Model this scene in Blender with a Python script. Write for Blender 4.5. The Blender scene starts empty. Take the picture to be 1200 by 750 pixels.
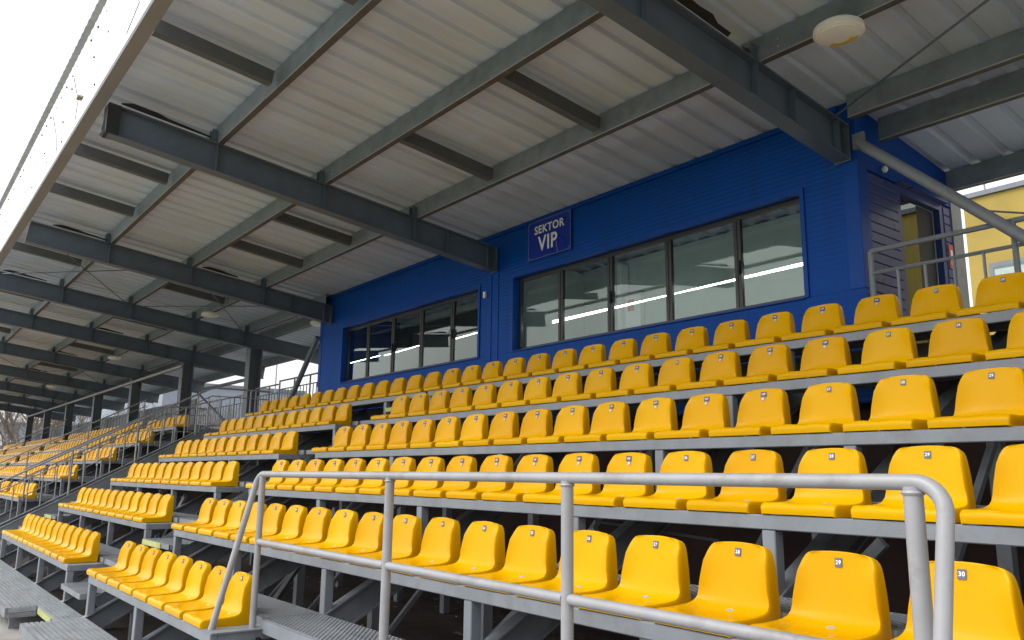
import bpy, bmesh, math, random
from mathutils import Vector, Matrix
random.seed(7)
S = bpy.context.scene
COL = S.collection
CZ = 1.9                       # eye height above the yard; the data below are heights relative to the eye

# ------------------------------------------------------------------ camera, sky, sun
cam_d = bpy.data.cameras.new('camera'); cam = bpy.data.objects.new('camera', cam_d); COL.objects.link(cam)
cam_d.sensor_width = 36; cam_d.lens = 947.97 / 1200 * 36; cam_d.clip_start = .05; cam_d.clip_end = 2000
yaw, tilt, roll = math.radians(52.0975), math.radians(11.0383), math.radians(.77689)
fw = Vector((-math.sin(yaw)*math.cos(tilt), math.cos(yaw)*math.cos(tilt), math.sin(tilt)))
rt = Vector((math.cos(yaw), math.sin(yaw), 0)); up = rt.cross(fw)
r2 = rt*math.cos(roll) + up*math.sin(roll); u2 = -rt*math.sin(roll) + up*math.cos(roll)
m = Matrix((r2, u2, -fw)).transposed().to_4x4(); m.translation = Vector((0, 0, CZ)); cam.matrix_world = m
S.camera = cam
W = bpy.data.worlds.new('World'); S.world = W; W.use_nodes = True
nt = W.node_tree; bg = nt.nodes['Background']
sky = nt.nodes.new('ShaderNodeTexSky'); sky.sky_type = 'NISHITA'; sky.sun_disc = False
SUN_EL, SUN_AZ = math.radians(48), math.radians(200)   # from the pitch side
sky.sun_elevation = SUN_EL; sky.sun_rotation = SUN_AZ; sky.air_density = 1.0; sky.dust_density = 6; sky.ozone_density = 1
hs = nt.nodes.new('ShaderNodeHueSaturation'); hs.inputs['Saturation'].default_value = .12
gm = nt.nodes.new('ShaderNodeGamma'); gm.inputs[1].default_value = .5; hs.inputs['Value'].default_value = 2.4   # an even cloud layer
nt.links.new(sky.outputs[0], gm.inputs[0]); nt.links.new(gm.outputs[0], hs.inputs['Color']); nt.links.new(hs.outputs[0], bg.inputs[0]); bg.inputs[1].default_value = .15
sl = bpy.data.lights.new('sun', 'SUN'); so = bpy.data.objects.new('sun', sl); COL.objects.link(so)
sl.energy = .5; sl.angle = math.radians(30); sl.color = (1, .985, .96)
sd = Vector((math.sin(SUN_AZ)*math.cos(SUN_EL), math.cos(SUN_AZ)*math.cos(SUN_EL), math.sin(SUN_EL)))
so.rotation_euler = sd.to_track_quat('Z', 'Y').to_euler()
S.view_settings.view_transform = 'Standard'; S.view_settings.look = 'None'; S.view_settings.gamma = 1
S.view_settings.exposure = 1.14
S.render.engine = 'CYCLES'
S.cycles.max_bounces = 8; S.cycles.diffuse_bounces = 5; S.cycles.transparent_max_bounces = 12

# ------------------------------------------------------------------ materials
def mat(name, col, rough=.5, metal=0, var=.12, scale=4, bump=0, bscale=60, coat=0, spec=.5, dirt=None, dscale=1.5, damt=.5):
    M = bpy.data.materials.new(name); M.use_nodes = True; n = M.node_tree; N = n.nodes; L = n.links
    b = N['Principled BSDF']; b.inputs['Roughness'].default_value = rough; b.inputs['Metallic'].default_value = metal
    b.inputs['Coat Weight'].default_value = coat; b.inputs['Specular IOR Level'].default_value = spec
    tc = N.new('ShaderNodeTexCoord'); geo = N.new('ShaderNodeNewGeometry')
    no = N.new('ShaderNodeTexNoise'); no.inputs['Scale'].default_value = scale; no.inputs['Detail'].default_value = 6
    L.new(geo.outputs['Position'], no.inputs['Vector'])
    r = N.new('ShaderNodeValToRGB'); r.color_ramp.elements[0].position = .3; r.color_ramp.elements[1].position = .7
    c = Vector(col[:3])
    r.color_ramp.elements[0].color = (*(c*(1-var)), 1); r.color_ramp.elements[1].color = (*(c*(1+var)), 1)
    L.new(no.outputs[0], r.inputs[0]); out = r.outputs[0]
    if dirt:
        n2 = N.new('ShaderNodeTexNoise'); n2.inputs['Scale'].default_value = dscale; n2.inputs['Detail'].default_value = 10; n2.inputs['Roughness'].default_value = .7
        L.new(geo.outputs['Position'], n2.inputs['Vector'])
        q = N.new('ShaderNodeValToRGB'); q.color_ramp.elements[0].position = .52; q.color_ramp.elements[1].position = .72
        q.color_ramp.elements[0].color = (0, 0, 0, 1); q.color_ramp.elements[1].color = (damt, damt, damt, 1)
        L.new(n2.outputs[0], q.inputs[0])
        mx = N.new('ShaderNodeMixRGB'); mx.inputs['Color2'].default_value = (*dirt, 1)
        L.new(q.outputs[0], mx.inputs['Fac']); L.new(out, mx.inputs['Color1']); out = mx.outputs[0]
    L.new(out, b.inputs['Base Color'])
    rr = N.new('ShaderNodeMath'); rr.operation = 'MULTIPLY_ADD'; rr.inputs[1].default_value = .2; rr.inputs[2].default_value = rough - .1
    L.new(no.outputs[0], rr.inputs[0]); L.new(rr.outputs[0], b.inputs['Roughness'])
    if bump:
        n3 = N.new('ShaderNodeTexNoise'); n3.inputs['Scale'].default_value = bscale; n3.inputs['Detail'].default_value = 3
        L.new(geo.outputs['Position'], n3.inputs['Vector'])
        bp = N.new('ShaderNodeBump'); bp.inputs['Strength'].default_value = bump; bp.inputs['Distance'].default_value = .01
        L.new(n3.outputs[0], bp.inputs['Height']); L.new(bp.outputs[0], b.inputs['Normal'])
    return M
STEEL = mat('grey_painted_steel', (.215, .235, .262), .45, var=.1, scale=3, dirt=(.13, .115, .10), damt=.45, dscale=5, bump=.05)
RAIL = mat('light_grey_pipe_paint', (.31, .31, .325), .38, var=.08, scale=8, dirt=(.12, .095, .08), damt=.7, dscale=4, bump=.06)
DARKST = mat('shade_darkened_beam_grey', (.10, .132, .175), .45, var=.1, dirt=(.06, .06, .06), damt=.4)  # the stand's steel grey, darkened in colour for the shade under the roof
FLANGE = mat('column_paint', (.12, .145, .17), .45, var=.1)
GALV = mat('galvanised_purlin', (.235, .268, .30), .45, metal=.25, var=.14, scale=6, dirt=(.15, .12, .09), damt=.45, dscale=4)
STRUT = mat('dark_strut_steel', (.095, .102, .108), .55, var=.12)
FASC = mat('fascia_taupe_sheet', (.25, .24, .235), .5, var=.08)
BLUE = mat('blue_cladding', (.0015, .064, .335), .5, var=.08, scale=2, spec=.15)
BLUEP = mat('blue_flat_trim', (.0015, .058, .31), .45, var=.06, spec=.2)
SIGNB = mat('sign_blue_board', (.008, .032, .32), .3, var=.03)
WHITEP = mat('white_print', (.85, .85, .85), .5, var=.02)
WFRAME = mat('dark_brown_window_frame', (.022, .020, .019), .4, var=.1)
SIDING = mat('blue_grey_siding', (.035, .062, .21), .3, spec=.25, metal=.0, var=.08)
PLASTER = mat('pale_green_interior_wall', (.52, .60, .54), .8, var=.05)
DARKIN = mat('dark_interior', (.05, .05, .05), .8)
LAMPW = mat('white_lamp_plastic', (.88, .87, .80), .35, var=.04)
LAMPY = mat('yellow_lamp_tape', (.75, .55, .03), .5, var=.04)
CONC = mat('concrete', (.29, .28, .26), .9, var=.22, scale=1.3, bump=.3, bscale=30, dirt=(.12, .10, .08), dscale=.8, damt=.7)
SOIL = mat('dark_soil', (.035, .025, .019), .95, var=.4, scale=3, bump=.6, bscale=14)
GRASS = mat('pitch_grass', (.07, .12, .03), .95, var=.25, scale=2, bump=.5, bscale=40)
BARK = mat('bare_bark', (.16, .135, .115), .9, var=.25, scale=3)
YELW = mat('yellow_render', (.36, .262, .06), .85, var=.12, scale=.8, dirt=(.45, .34, .12), dscale=.5, damt=.5)
BRK = mat('dark_brick', (.032, .017, .015), .9, var=.3, scale=4)
NOSE = mat('yellow_green_nosing', (.43, .46, .17), .6, var=.12, scale=12, dirt=(.25, .25, .15), dscale=8, damt=.6)
BOLT = mat('zinc_bolt', (.46, .44, .40), .45, metal=.4, var=.3, scale=90)
PLGR = mat('grey_number_plate', (.085, .115, .21), .45, var=.05)
PLVIP = mat('purple_grey_vip_plate', (.075, .055, .13), .45, var=.05)
RED = mat('orange_red_sign', (.62, .09, .03), .5, var=.05)
FARW = mat('far_pale_blue_hall_wall', (.26, .30, .36), .8, var=.06, scale=.3)
FARP = mat('grey_panel_fence', (.17, .185, .21), .6, var=.08)
RUB = mat('black_rubber', (.012, .012, .014), .6)

def seat_material(name):
    M = mat(name, (.66, .348, .0008), .3, var=.03, scale=3, spec=.09)
    n = M.node_tree; N = n.nodes; L = n.links; b = N['Principled BSDF']
    src = b.inputs['Base Color'].links[0].from_socket
    oi = N.new('ShaderNodeObjectInfo'); h = N.new('ShaderNodeHueSaturation')
    mr = N.new('ShaderNodeMapRange'); mr.inputs['To Min'].default_value = .93; mr.inputs['To Max'].default_value = 1.05
    L.new(oi.outputs['Random'], mr.inputs['Value']); L.new(mr.outputs[0], h.inputs['Value'])
    mr2 = N.new('ShaderNodeMapRange'); mr2.inputs['To Min'].default_value = .497; mr2.inputs['To Max'].default_value = .503
    L.new(oi.outputs['Random'], mr2.inputs['Value']); L.new(mr2.outputs[0], h.inputs['Hue'])
    L.new(src, h.inputs['Color'])
    # pale bleached scuffs
    geo = N.new('ShaderNodeNewGeometry'); no = N.new('ShaderNodeTexNoise'); no.inputs['Scale'].default_value = 7; no.inputs['Detail'].default_value = 9; no.inputs['Roughness'].default_value = .75
    L.new(geo.outputs['Position'], no.inputs['Vector'])
    q = N.new('ShaderNodeValToRGB'); q.color_ramp.elements[0].position = .62; q.color_ramp.elements[1].position = .80
    q.color_ramp.elements[0].color = (0, 0, 0, 1); q.color_ramp.elements[1].color = (.08, .08, .08, 1)
    mx = N.new('ShaderNodeMixRGB'); mx.inputs['Color2'].default_value = (.70, .42, .03, 1)
    L.new(no.outputs[0], q.inputs[0]); L.new(q.outputs[0], mx.inputs['Fac']); L.new(h.outputs[0], mx.inputs['Color1']); L.new(mx.outputs[0], b.inputs['Base Color'])
    n2 = N.new('ShaderNodeTexNoise'); n2.inputs['Scale'].default_value = 26; n2.inputs['Detail'].default_value = 5
    L.new(geo.outputs['Position'], n2.inputs['Vector'])
    rr = N.new('ShaderNodeMapRange'); rr.inputs['To Min'].default_value = .12; rr.inputs['To Max'].default_value = .34
    L.new(n2.outputs[0], rr.inputs['Value']); L.new(rr.outputs[0], b.inputs['Roughness'])
    bp = N.new('ShaderNodeBump'); bp.inputs['Strength'].default_value = .04; bp.inputs['Distance'].default_value = .003
    L.new(n2.outputs[0], bp.inputs['Height']); L.new(bp.outputs[0], b.inputs['Normal'])
    return M
SEAT = seat_material('yellow_seat_plastic')

def wave_bump(M, axis, pitch, strength, dist=.01, profile='SIN'):
    n = M.node_tree; N = n.nodes; L = n.links; b = N['Principled BSDF']
    geo = N.new('ShaderNodeNewGeometry'); w = N.new('ShaderNodeTexWave'); w.bands_direction = axis; w.wave_profile = profile
    w.inputs['Scale'].default_value = 2*math.pi/(20*pitch)
    L.new(geo.outputs['Position'], w.inputs['Vector'])
    bp = N.new('ShaderNodeBump'); bp.inputs['Strength'].default_value = strength; bp.inputs['Distance'].default_value = dist
    L.new(w.outputs[1], bp.inputs['Height']); L.new(bp.outputs[0], b.inputs['Normal'])
def streaks(M, col, amt):
    n = M.node_tree; N = n.nodes; L = n.links; b = N['Principled BSDF']; src = b.inputs['Base Color'].links[0].from_socket
    geo = N.new('ShaderNodeNewGeometry'); mp = N.new('ShaderNodeMapping'); mp.inputs['Scale'].default_value = (7, 7, .5); L.new(geo.outputs['Position'], mp.inputs['Vector'])
    no = N.new('ShaderNodeTexNoise'); no.inputs['Scale'].default_value = 1; no.inputs['Detail'].default_value = 8; L.new(mp.outputs[0], no.inputs['Vector'])
    q = N.new('ShaderNodeValToRGB'); q.color_ramp.elements[0].position = .48; q.color_ramp.elements[1].position = .75; q.color_ramp.elements[0].color = (0, 0, 0, 1); q.color_ramp.elements[1].color = (amt, amt, amt, 1)
    mx = N.new('ShaderNodeMixRGB'); mx.inputs['Color2'].default_value = (*col, 1); L.new(no.outputs[0], q.inputs[0]); L.new(q.outputs[0], mx.inputs['Fac']); L.new(src, mx.inputs['Color1']); L.new(mx.outputs[0], b.inputs['Base Color'])
streaks(BLUE, (.008, .048, .18), .6); streaks(STEEL, (.15, .14, .13), .35); streaks(DARKST, (.13, .13, .13), .3)
wave_bump(BLUE, 'Z', .055, .5, .005)

# corrugated roof sheet: pale, with brown drip stains running along the ribs
ROOF = mat('roof_sheet_underside', (.60, .68, .79), .55, var=.05, scale=1.2)
def stain(M):
    n = M.node_tree; N = n.nodes; L = n.links; b = N['Principled BSDF']
    src = b.inputs['Base Color'].links[0].from_socket
    geo = N.new('ShaderNodeNewGeometry'); mp = N.new('ShaderNodeMapping'); mp.inputs['Scale'].default_value = (5, .35, 1)
    L.new(geo.outputs['Position'], mp.inputs['Vector'])
    no = N.new('ShaderNodeTexNoise'); no.inputs['Scale'].default_value = 1; no.inputs['Detail'].default_value = 8
    L.new(mp.outputs[0], no.inputs['Vector'])
    q = N.new('ShaderNodeValToRGB'); q.color_ramp.elements[0].position = .42; q.color_ramp.elements[1].position = .72
    q.color_ramp.elements[0].color = (0, 0, 0, 1); q.color_ramp.elements[1].color = (.5, .5, .5, 1)
    mx = N.new('ShaderNodeMixRGB'); mx.inputs['Color2'].default_value = (.47, .49, .53, 1)
    L.new(no.outputs[0], q.inputs[0]); L.new(q.outputs[0], mx.inputs['Fac']); L.new(src, mx.inputs['Color1']); L.new(mx.outputs[0], b.inputs['Base Color'])
stain(ROOF)
def panel_vary(M, lo, hi):
    n = M.node_tree; N = n.nodes; L = n.links; b = N['Principled BSDF']; src = b.inputs['Base Color'].links[0].from_socket
    oi = N.new('ShaderNodeObjectInfo'); h = N.new('ShaderNodeHueSaturation'); mr = N.new('ShaderNodeMapRange'); mr.inputs['To Min'].default_value = lo; mr.inputs['To Max'].default_value = hi
    L.new(oi.outputs['Random'], mr.inputs['Value']); L.new(mr.outputs[0], h.inputs['Value']); L.new(src, h.inputs['Color']); L.new(h.outputs[0], b.inputs['Base Color'])
panel_vary(ROOF, .88, 1.05)

def glass_mat(name, tint, base_refl=.0):
    M = bpy.data.materials.new(name); M.use_nodes = True; n = M.node_tree; N = n.nodes; L = n.links; N.clear()
    o = N.new('ShaderNodeOutputMaterial'); t = N.new('ShaderNodeBsdfTransparent'); t.inputs[0].default_value = (*tint, 1)
    g = N.new('ShaderNodeBsdfGlossy'); g.inputs['Roughness'].default_value = .015; g.inputs[0].default_value = (.85, .92, .88, 1)
    f0 = N.new('ShaderNodeLayerWeight'); f0.inputs[0].default_value = .5
    f = N.new('ShaderNodeMath'); f.operation = 'POWER'; f.inputs[1].default_value = 4; L.new(f0.outputs['Facing'], f.inputs[0])
    a = N.new('ShaderNodeMath'); a.operation = 'ADD'; a.inputs[1].default_value = .045 + base_refl
    mx = N.new('ShaderNodeMixShader'); L.new(f.outputs[0], a.inputs[0]); L.new(a.outputs[0], mx.inputs[0]); L.new(t.outputs[0], mx.inputs[1]); L.new(g.outputs[0], mx.inputs[2]); L.new(mx.outputs[0], o.inputs[0])
    no = N.new('ShaderNodeTexNoise'); no.inputs['Scale'].default_value = .8; bp = N.new('ShaderNodeBump'); bp.inputs['Strength'].default_value = .02; bp.inputs['Distance'].default_value = .02
    geo = N.new('ShaderNodeNewGeometry'); L.new(geo.outputs['Position'], no.inputs['Vector']); L.new(no.outputs[0], bp.inputs['Height']); L.new(bp.outputs[0], g.inputs['Normal'])
    return M
GLASS = glass_mat('window_glass', (.80, .84, .82), .0)
DGLASS = glass_mat('dark_door_glass', (.22, .22, .25), .0)

def translucent(name):
    M = bpy.data.materials.new(name); M.use_nodes = True; n = M.node_tree; N = n.nodes; L = n.links; N.clear()
    o = N.new('ShaderNodeOutputMaterial'); a = N.new('ShaderNodeBsdfTranslucent'); a.inputs[0].default_value = (.93, .94, .95, 1)
    t = N.new('ShaderNodeBsdfTransparent'); t.inputs[0].default_value = (.93, .95, .97, 1); mx = N.new('ShaderNodeMixShader'); mx.inputs[0].default_value = .45
    L.new(a.outputs[0], mx.inputs[1]); L.new(t.outputs[0], mx.inputs[2]); L.new(mx.outputs[0], o.inputs[0])
    return M
POLY = translucent('translucent_polycarbonate')

def emis(name, col, e):
    M = bpy.data.materials.new(name); M.use_nodes = True; b = M.node_tree.nodes['Principled BSDF']
    b.inputs['Base Color'].default_value = (.8, .8, .8, 1); b.inputs['Emission Color'].default_value = (*col, 1); b.inputs['Emission Strength'].default_value = e
    return M
TUBE = emis('streak_glow', (.95, .98, 1), 10.0)

# grating: steel with punched holes (real openings)
def grating(name):
    M = mat(name, (.27, .29, .315), .4, var=.12, scale=4, metal=.2)
    n = M.node_tree; N = n.nodes; L = n.links; b = N['Principled BSDF']; o = N['Material Output']
    geo = N.new('ShaderNodeNewGeometry'); sp = N.new('ShaderNodeSeparateXYZ'); L.new(geo.outputs['Position'], sp.inputs[0])
    def mth(op, a, v=None, c=None):
        k = N.new('ShaderNodeMath'); k.operation = op
        if isinstance(a, float): k.inputs[0].default_value = a
        else: L.new(a, k.inputs[0])
        if v is not None:
            if isinstance(v, float): k.inputs[1].default_value = v
            else: L.new(v, k.inputs[1])
        return k.outputs[0]
    sx = mth('SINE', mth('MULTIPLY', sp.outputs[0], 2*math.pi/.05)); sy = mth('SINE', mth('MULTIPLY', sp.outputs[1], 2*math.pi/.038))
    pr = mth('MULTIPLY', sx, sy); hole = mth('GREATER_THAN', pr, .30)
    ns = N.new('ShaderNodeSeparateXYZ'); L.new(geo.outputs['True Normal'], ns.inputs[0])
    isup = mth('GREATER_THAN', mth('ABSOLUTE', ns.outputs[2]), .9)
    hole = mth('MULTIPLY', hole, isup)
    tr = N.new('ShaderNodeBsdfTransparent'); mx = N.new('ShaderNodeMixShader'); L.new(hole, mx.inputs[0]); L.new(b.outputs[0], mx.inputs[1]); L.new(tr.outputs[0], mx.inputs[2]); L.new(mx.outputs[0], o.inputs[0])
    bp = N.new('ShaderNodeBump'); bp.inputs['Strength'].default_value = .9; bp.inputs['Distance'].default_value = .008
    L.new(pr, bp.inputs['Height']); L.new(bp.outputs[0], b.inputs['Normal'])
    return M
GRATE = grating('punched_steel_grating')

# ------------------------------------------------------------------ mesh builder
class MB:
    def __init__(s): s.v = []; s.f = []
    def add(s, vs, fs):
        k = len(s.v); s.v += [tuple(v) for v in vs]; s.f += [tuple(i + k for i in f) for f in fs]; return s
    def box(s, x0, x1, y0, y1, z0, z1):
        return s.add([(x0,y0,z0),(x1,y0,z0),(x1,y1,z0),(x0,y1,z0),(x0,y0,z1),(x1,y0,z1),(x1,y1,z1),(x0,y1,z1)],
              [(0,3,2,1),(4,5,6,7),(0,1,5,4),(1,2,6,5),(2,3,7,6),(3,0,4,7)])
    def ext(s, prof, p0, p1, upv=(0,0,1), caps=True):
        p0, p1 = Vector(p0), Vector(p1); d = (p1 - p0).normalized(); u = Vector(upv); sd_ = d.cross(u).normalized(); u = sd_.cross(d)
        n = len(prof); vs = [p0 + sd_*a + u*b for a, b in prof] + [p1 + sd_*a + u*b for a, b in prof]
        fs = [(i, (i+1) % n, n + (i+1) % n, n + i) for i in range(n)]
        if caps: fs += [tuple(range(n))[::-1], tuple(range(n, 2*n))]
        return s.add(vs, fs)
    def bar(s, p0, p1, w, h, upv=(0,0,1)):
        return s.ext([(-w/2,-h/2),(w/2,-h/2),(w/2,h/2),(-w/2,h/2)], p0, p1, upv)
    def tube(s, pts, r, n=10, caps=True):
        pts = [Vector(p) for p in pts]; rings = []; ref = None
        rr = r if isinstance(r, (list, tuple)) else [r]*len(pts)
        for i, p in enumerate(pts):
            d = (pts[min(i+1, len(pts)-1)] - pts[max(i-1, 0)]).normalized()
            if ref is None: ref = Vector((0,0,1)) if abs(d.z) < .9 else Vector((1,0,0))
            a = d.cross(ref).normalized(); b = a.cross(d).normalized(); ref = b
            rings.append([p + (a*math.cos(2*math.pi*k/n) + b*math.sin(2*math.pi*k/n))*rr[i] for k in range(n)])
        vs = [v for q in rings for v in q]; fs = []
        for i in range(len(pts)-1):
            for k in range(n): fs.append((i*n+k, i*n+(k+1) % n, (i+1)*n+(k+1) % n, (i+1)*n+k))
        if caps: fs += [tuple(range(n))[::-1], tuple(range((len(pts)-1)*n, len(pts)*n))]
        return s.add(vs, fs)
    def lathe(s, prof, c, n=20):
        vs = [(c[0]+r*math.cos(2*math.pi*k/n), c[1]+r*math.sin(2*math.pi*k/n), c[2]+z) for r, z in prof for k in range(n)]
        fs = [(i*n+k, i*n+(k+1) % n, (i+1)*n+(k+1) % n, (i+1)*n+k) for i in range(len(prof)-1) for k in range(n)]
        fs.append(tuple(range(n))[::-1]); fs.append(tuple(range((len(prof)-1)*n, len(prof)*n)))
        return s.add(vs, fs)
    def mesh(s, name, m, origin=(0,0,0), smooth=False, dz=CZ, bevel=0):
        me = bpy.data.meshes.new(name); o = Vector(origin)
        me.from_pydata([(v[0]-o.x, v[1]-o.y, v[2]+dz-o.z) for v in s.v], [], s.f); me.materials.append(m)
        bm = bmesh.new(); bm.from_mesh(me); bmesh.ops.recalc_face_normals(bm, faces=bm.faces)
        if bevel: bmesh.ops.bevel(bm, geom=list(bm.edges), offset=bevel, segments=1, affect='EDGES', clamp_overlap=True)
        bm.to_mesh(me); bm.free()
        if smooth:
            me.polygons.foreach_set('use_smooth', [True]*len(me.polygons)); me.set_sharp_from_angle(angle=math.radians(35))
        return me
WORG = {}
def obj(name, me, parent=None, loc=None):
    o = bpy.data.objects.new(name, me); COL.objects.link(o)
    if parent: o.parent = parent
    if loc is not None: o.location = loc
    return o
def part(name, mb, m, parent, smooth=False, bevel=0):
    og = WORG[parent.name]; o = obj(name, mb.mesh(name, m, og, smooth, bevel=bevel), parent); WORG[o.name] = og; return o
def tag(o, label, cat, group=None):
    o['label'] = label; o['category'] = cat
    if group: o['group'] = group
    return o
def thing(name, loc, label, cat, group=None):       # loc relative to the eye height
    o = bpy.data.objects.new(name, None); o.empty_display_size = .1; COL.objects.link(o)
    o.location = (loc[0], loc[1], loc[2] + CZ); WORG[o.name] = Vector(o.location); return tag(o, label, cat, group)
def solo(name, mb, m, label, cat, loc, group=None, smooth=False, bevel=0):
    lo = Vector((loc[0], loc[1], loc[2]+CZ)); o = obj(name, mb.mesh(name, m, lo, smooth, bevel=bevel), None, lo); WORG[o.name] = lo; return tag(o, label, cat, group)
def struct(name, mb, m):
    o = obj(name, mb.mesh(name, m)); o['kind'] = 'structure'; WORG[o.name] = Vector((0,0,0)); return o
TXT = {}
def text_mesh(s, m, bold=.0, sx=1):
    if (s, sx) in TXT: return TXT[(s, sx)]
    cu = bpy.data.curves.new('txt', 'FONT'); cu.body = s; cu.align_x = 'CENTER'; cu.align_y = 'CENTER'; cu.size = 1; cu.offset = bold; cu.extrude = .004; cu.space_character = 1.10
    t = bpy.data.objects.new('txt', cu); COL.objects.link(t)
    bpy.context.view_layer.update(); dg = bpy.context.evaluated_depsgraph_get()
    me = bpy.data.meshes.new_from_object(t.evaluated_get(dg)); bpy.data.objects.remove(t); bpy.data.curves.remove(cu)
    me.name = 'lettering'; me.materials.clear(); me.materials.append(m); TXT[(s, sx)] = me; return me

def IB(w, h, tf, tw):
    return [(-w/2,-h/2),(w/2,-h/2),(w/2,-h/2+tf),(tw/2,-h/2+tf),(tw/2,h/2-tf),(w/2,h/2-tf),(w/2,h/2),(-w/2,h/2),(-w/2,h/2-tf),(-tw/2,h/2-tf),(-tw/2,-h/2+tf),(-w/2,-h/2+tf)]

# ------------------------------------------------------------------ ground
G = -CZ
struct('ground', MB().box(-400, 300, -300, 400, G-.5, G), CONC)
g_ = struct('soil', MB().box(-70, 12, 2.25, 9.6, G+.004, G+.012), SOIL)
lit = MB(); lr = random.Random(5)
for i in range(420):
    x, y, a, w = lr.uniform(-18, 2), lr.uniform(2.3, 7.4), lr.uniform(0, 6.28), lr.uniform(.02, .07)
    p = [(x + w*math.cos(a+q)*lr.uniform(.5, 1), y + w*math.sin(a+q)*lr.uniform(.5, 1), G+.02+lr.uniform(0, .03)) for q in (0, 1.4, 2.9, 4.5)]
    lit.add(p, [(0, 1, 2, 3)])
o = obj('litter', lit.mesh('litter', mat('dry_leaf_litter', (.22, .17, .10), .8, var=.4, scale=9))); tag(o, 'dry leaves and scraps lying on the dark soil under the seats', 'litter'); o['kind'] = 'stuff'
g_ = struct('pitch', MB().box(-90, 60, -70, -6, G+.004, G+.01), GRASS)
slab = struct('concrete_apron', MB().box(-70, 12, 1.35, 2.05, G+.004, G+.12), CONC)

# ------------------------------------------------------------------ the terraces: geometry of the rows
P_Y, P_Z = .8475, .465
F = lambda r: 2.04 + P_Y*(r-1)          # front edge of row r
T = lambda r: -1.10 + P_Z*(r-1)         # bench level of row r
ORD = ['', 'first', 'second', 'third', 'fourth', 'fifth', 'sixth']
NORD = ['zeroth', 'first', 'second', 'third', 'fourth', 'fifth', 'sixth', 'seventh', 'eighth', 'ninth', 'tenth', 'eleventh', 'twelfth', 'thirteenth', 'fourteenth', 'fifteenth', 'sixteenth', 'seventeenth', 'eighteenth', 'nineteenth', 'twentieth']

# seat shell -------------------------------------------------------
def seat_mesh(nu, detail=True):
    # profile from the front lip to the top of the back, half width, and the outer edge of the skirt / rim for each row
    rows = [((-.012, .004), .196, (-.010, .0)), ((-.016, .03), .202, (-.008, .0)), ((-.012, .05), .205, (-.004, .0)), ((.004, .062), .206, (.004, .0)), ((.03, .064), .207, (.03, 0)),
            ((.10, .056), .208, (.10, 0)), ((.18, .050), .208, (.185, 0)), ((.235, .053), .207, (.245, 0)), ((.268, .064), .203, (.29, 0)), ((.293, .086), .198, (.330, 0)),
            ((.309, .118), .193, (.366, .0)), ((.319, .152), .188, (.374, .06)), ((.326, .188), .183, (.376, .14)), ((.333, .228), .177, (.378, .205)), ((.339, .262), .171, (.379, .250)),
            ((.343, .285), .166, (.381, .278)), ((.346, .304), .161, (.382, .299)), ((.348, .320), .154, (.383, .315)), ((.350, .332), .144, (.384, .326)), ((.351, .340), .131, (.385, .333)), ((.352, .345), .109, (.385, .337))]
    if not detail: rows = [rows[i] for i in (0, 3, 6, 8, 10, 12, 14, 17, 20)]
    v = []; f = []; ns = len(rows)
    us = [math.sin(math.pi/2*(-1 + 2*i/(nu-1)))*.55 + .45*(-1+2*i/(nu-1)) for i in range(nu)]
    kk = lambda z: min(1, max(0, (z-.06)/.10))
    for j, ((y, z), w, o_) in enumerate(rows):
        k = kk(z) if y > .2 else 0
        for u in us:
            a = abs(u)**3.2
            fall = min(1, max(.25, (.352-z)/.09))
            dy = -a*.034*k*fall; pan = 1 if .02 < y and k < 1 else 0
            dz = a*.016*(1-k)*pan*min(1, y/.2) + (.007*(1-u*u) if z > .30 else 0)*min(1, (z-.30)/.04)
            dip = .006*(1-u*u)*pan*(1-k)
            wv = .003*math.cos(u*math.pi*2) if 2 <= j < 6 and detail else 0
            v.append((u*w, y + dy, z + dz - wv - dip))
    for j in range(ns-1):
        for i in range(nu-1): f.append((j*nu+i, j*nu+i+1, (j+1)*nu+i+1, (j+1)*nu+i))
    loop = [j*nu for j in range(ns)] + [(ns-1)*nu+i for i in range(1, nu-1)] + [j*nu+nu-1 for j in reversed(range(ns))]
    prev = loop
    for d1, d2 in ((.003, .05), (.006, .14), (.006, .45), (.006, 1.0)) if detail else ((.008, .15), (.01, 1)):
        cur = []
        for i in loop:
            x, y, z = v[i]; j = i // nu; oy, oz = rows[j][2]; sx = (1 if x > 0 else -1) if j < ns-1 or abs(x) > .1 else 0
            up_ = d1*.5 if j >= ns-3 and d2 < .5 else 0
            if j == ns-1: oz = oz + .006*(1-(x/.109)**2)
            cur.append(len(v)); v.append((x + sx*d1, y + (oy-y)*d2, z + (oz-z)*d2 + up_))
        for a in range(len(loop)-1): f.append((prev[a], prev[a+1], cur[a+1], cur[a]))
        prev = cur
    k0 = len(v); js = [j for j in range(ns) if rows[j][0][0] > .29]
    for j in js:
        for i in range(nu):
            x, y, z = v[j*nu+i]; v.append((x*.985, y + .012, z - .003))
    for a in range(len(js)-1):
        for i in range(nu-1): f.append((k0+a*nu+i, k0+(a+1)*nu+i, k0+(a+1)*nu+i+1, k0+a*nu+i+1))
    me = bpy.data.meshes.new('seat_shell'); me.from_pydata(v, [], f)
    bm = bmesh.new(); bm.from_mesh(me); bmesh.ops.recalc_face_normals(bm, faces=bm.faces); bm.to_mesh(me); bm.free()
    me.materials.append(SEAT); me.polygons.foreach_set('use_smooth', [True]*len(me.polygons)); me.set_sharp_from_angle(angle=math.radians(60))
    return me
SEAT_ME = seat_mesh(13); SEAT_LO = seat_mesh(5, False)
def plate_me(w, h, m):
    return MB().box(-w/2, w/2, -.0015, .0015, -h/2, h/2).mesh('number_plate', m, dz=0)
PL1 = plate_me(.031, .036, PLGR); PL2 = plate_me(.046, .036, PLVIP); PL3 = plate_me(.024, .024, mat('pale_number_plate', (.42, .42, .48), .5))
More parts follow.
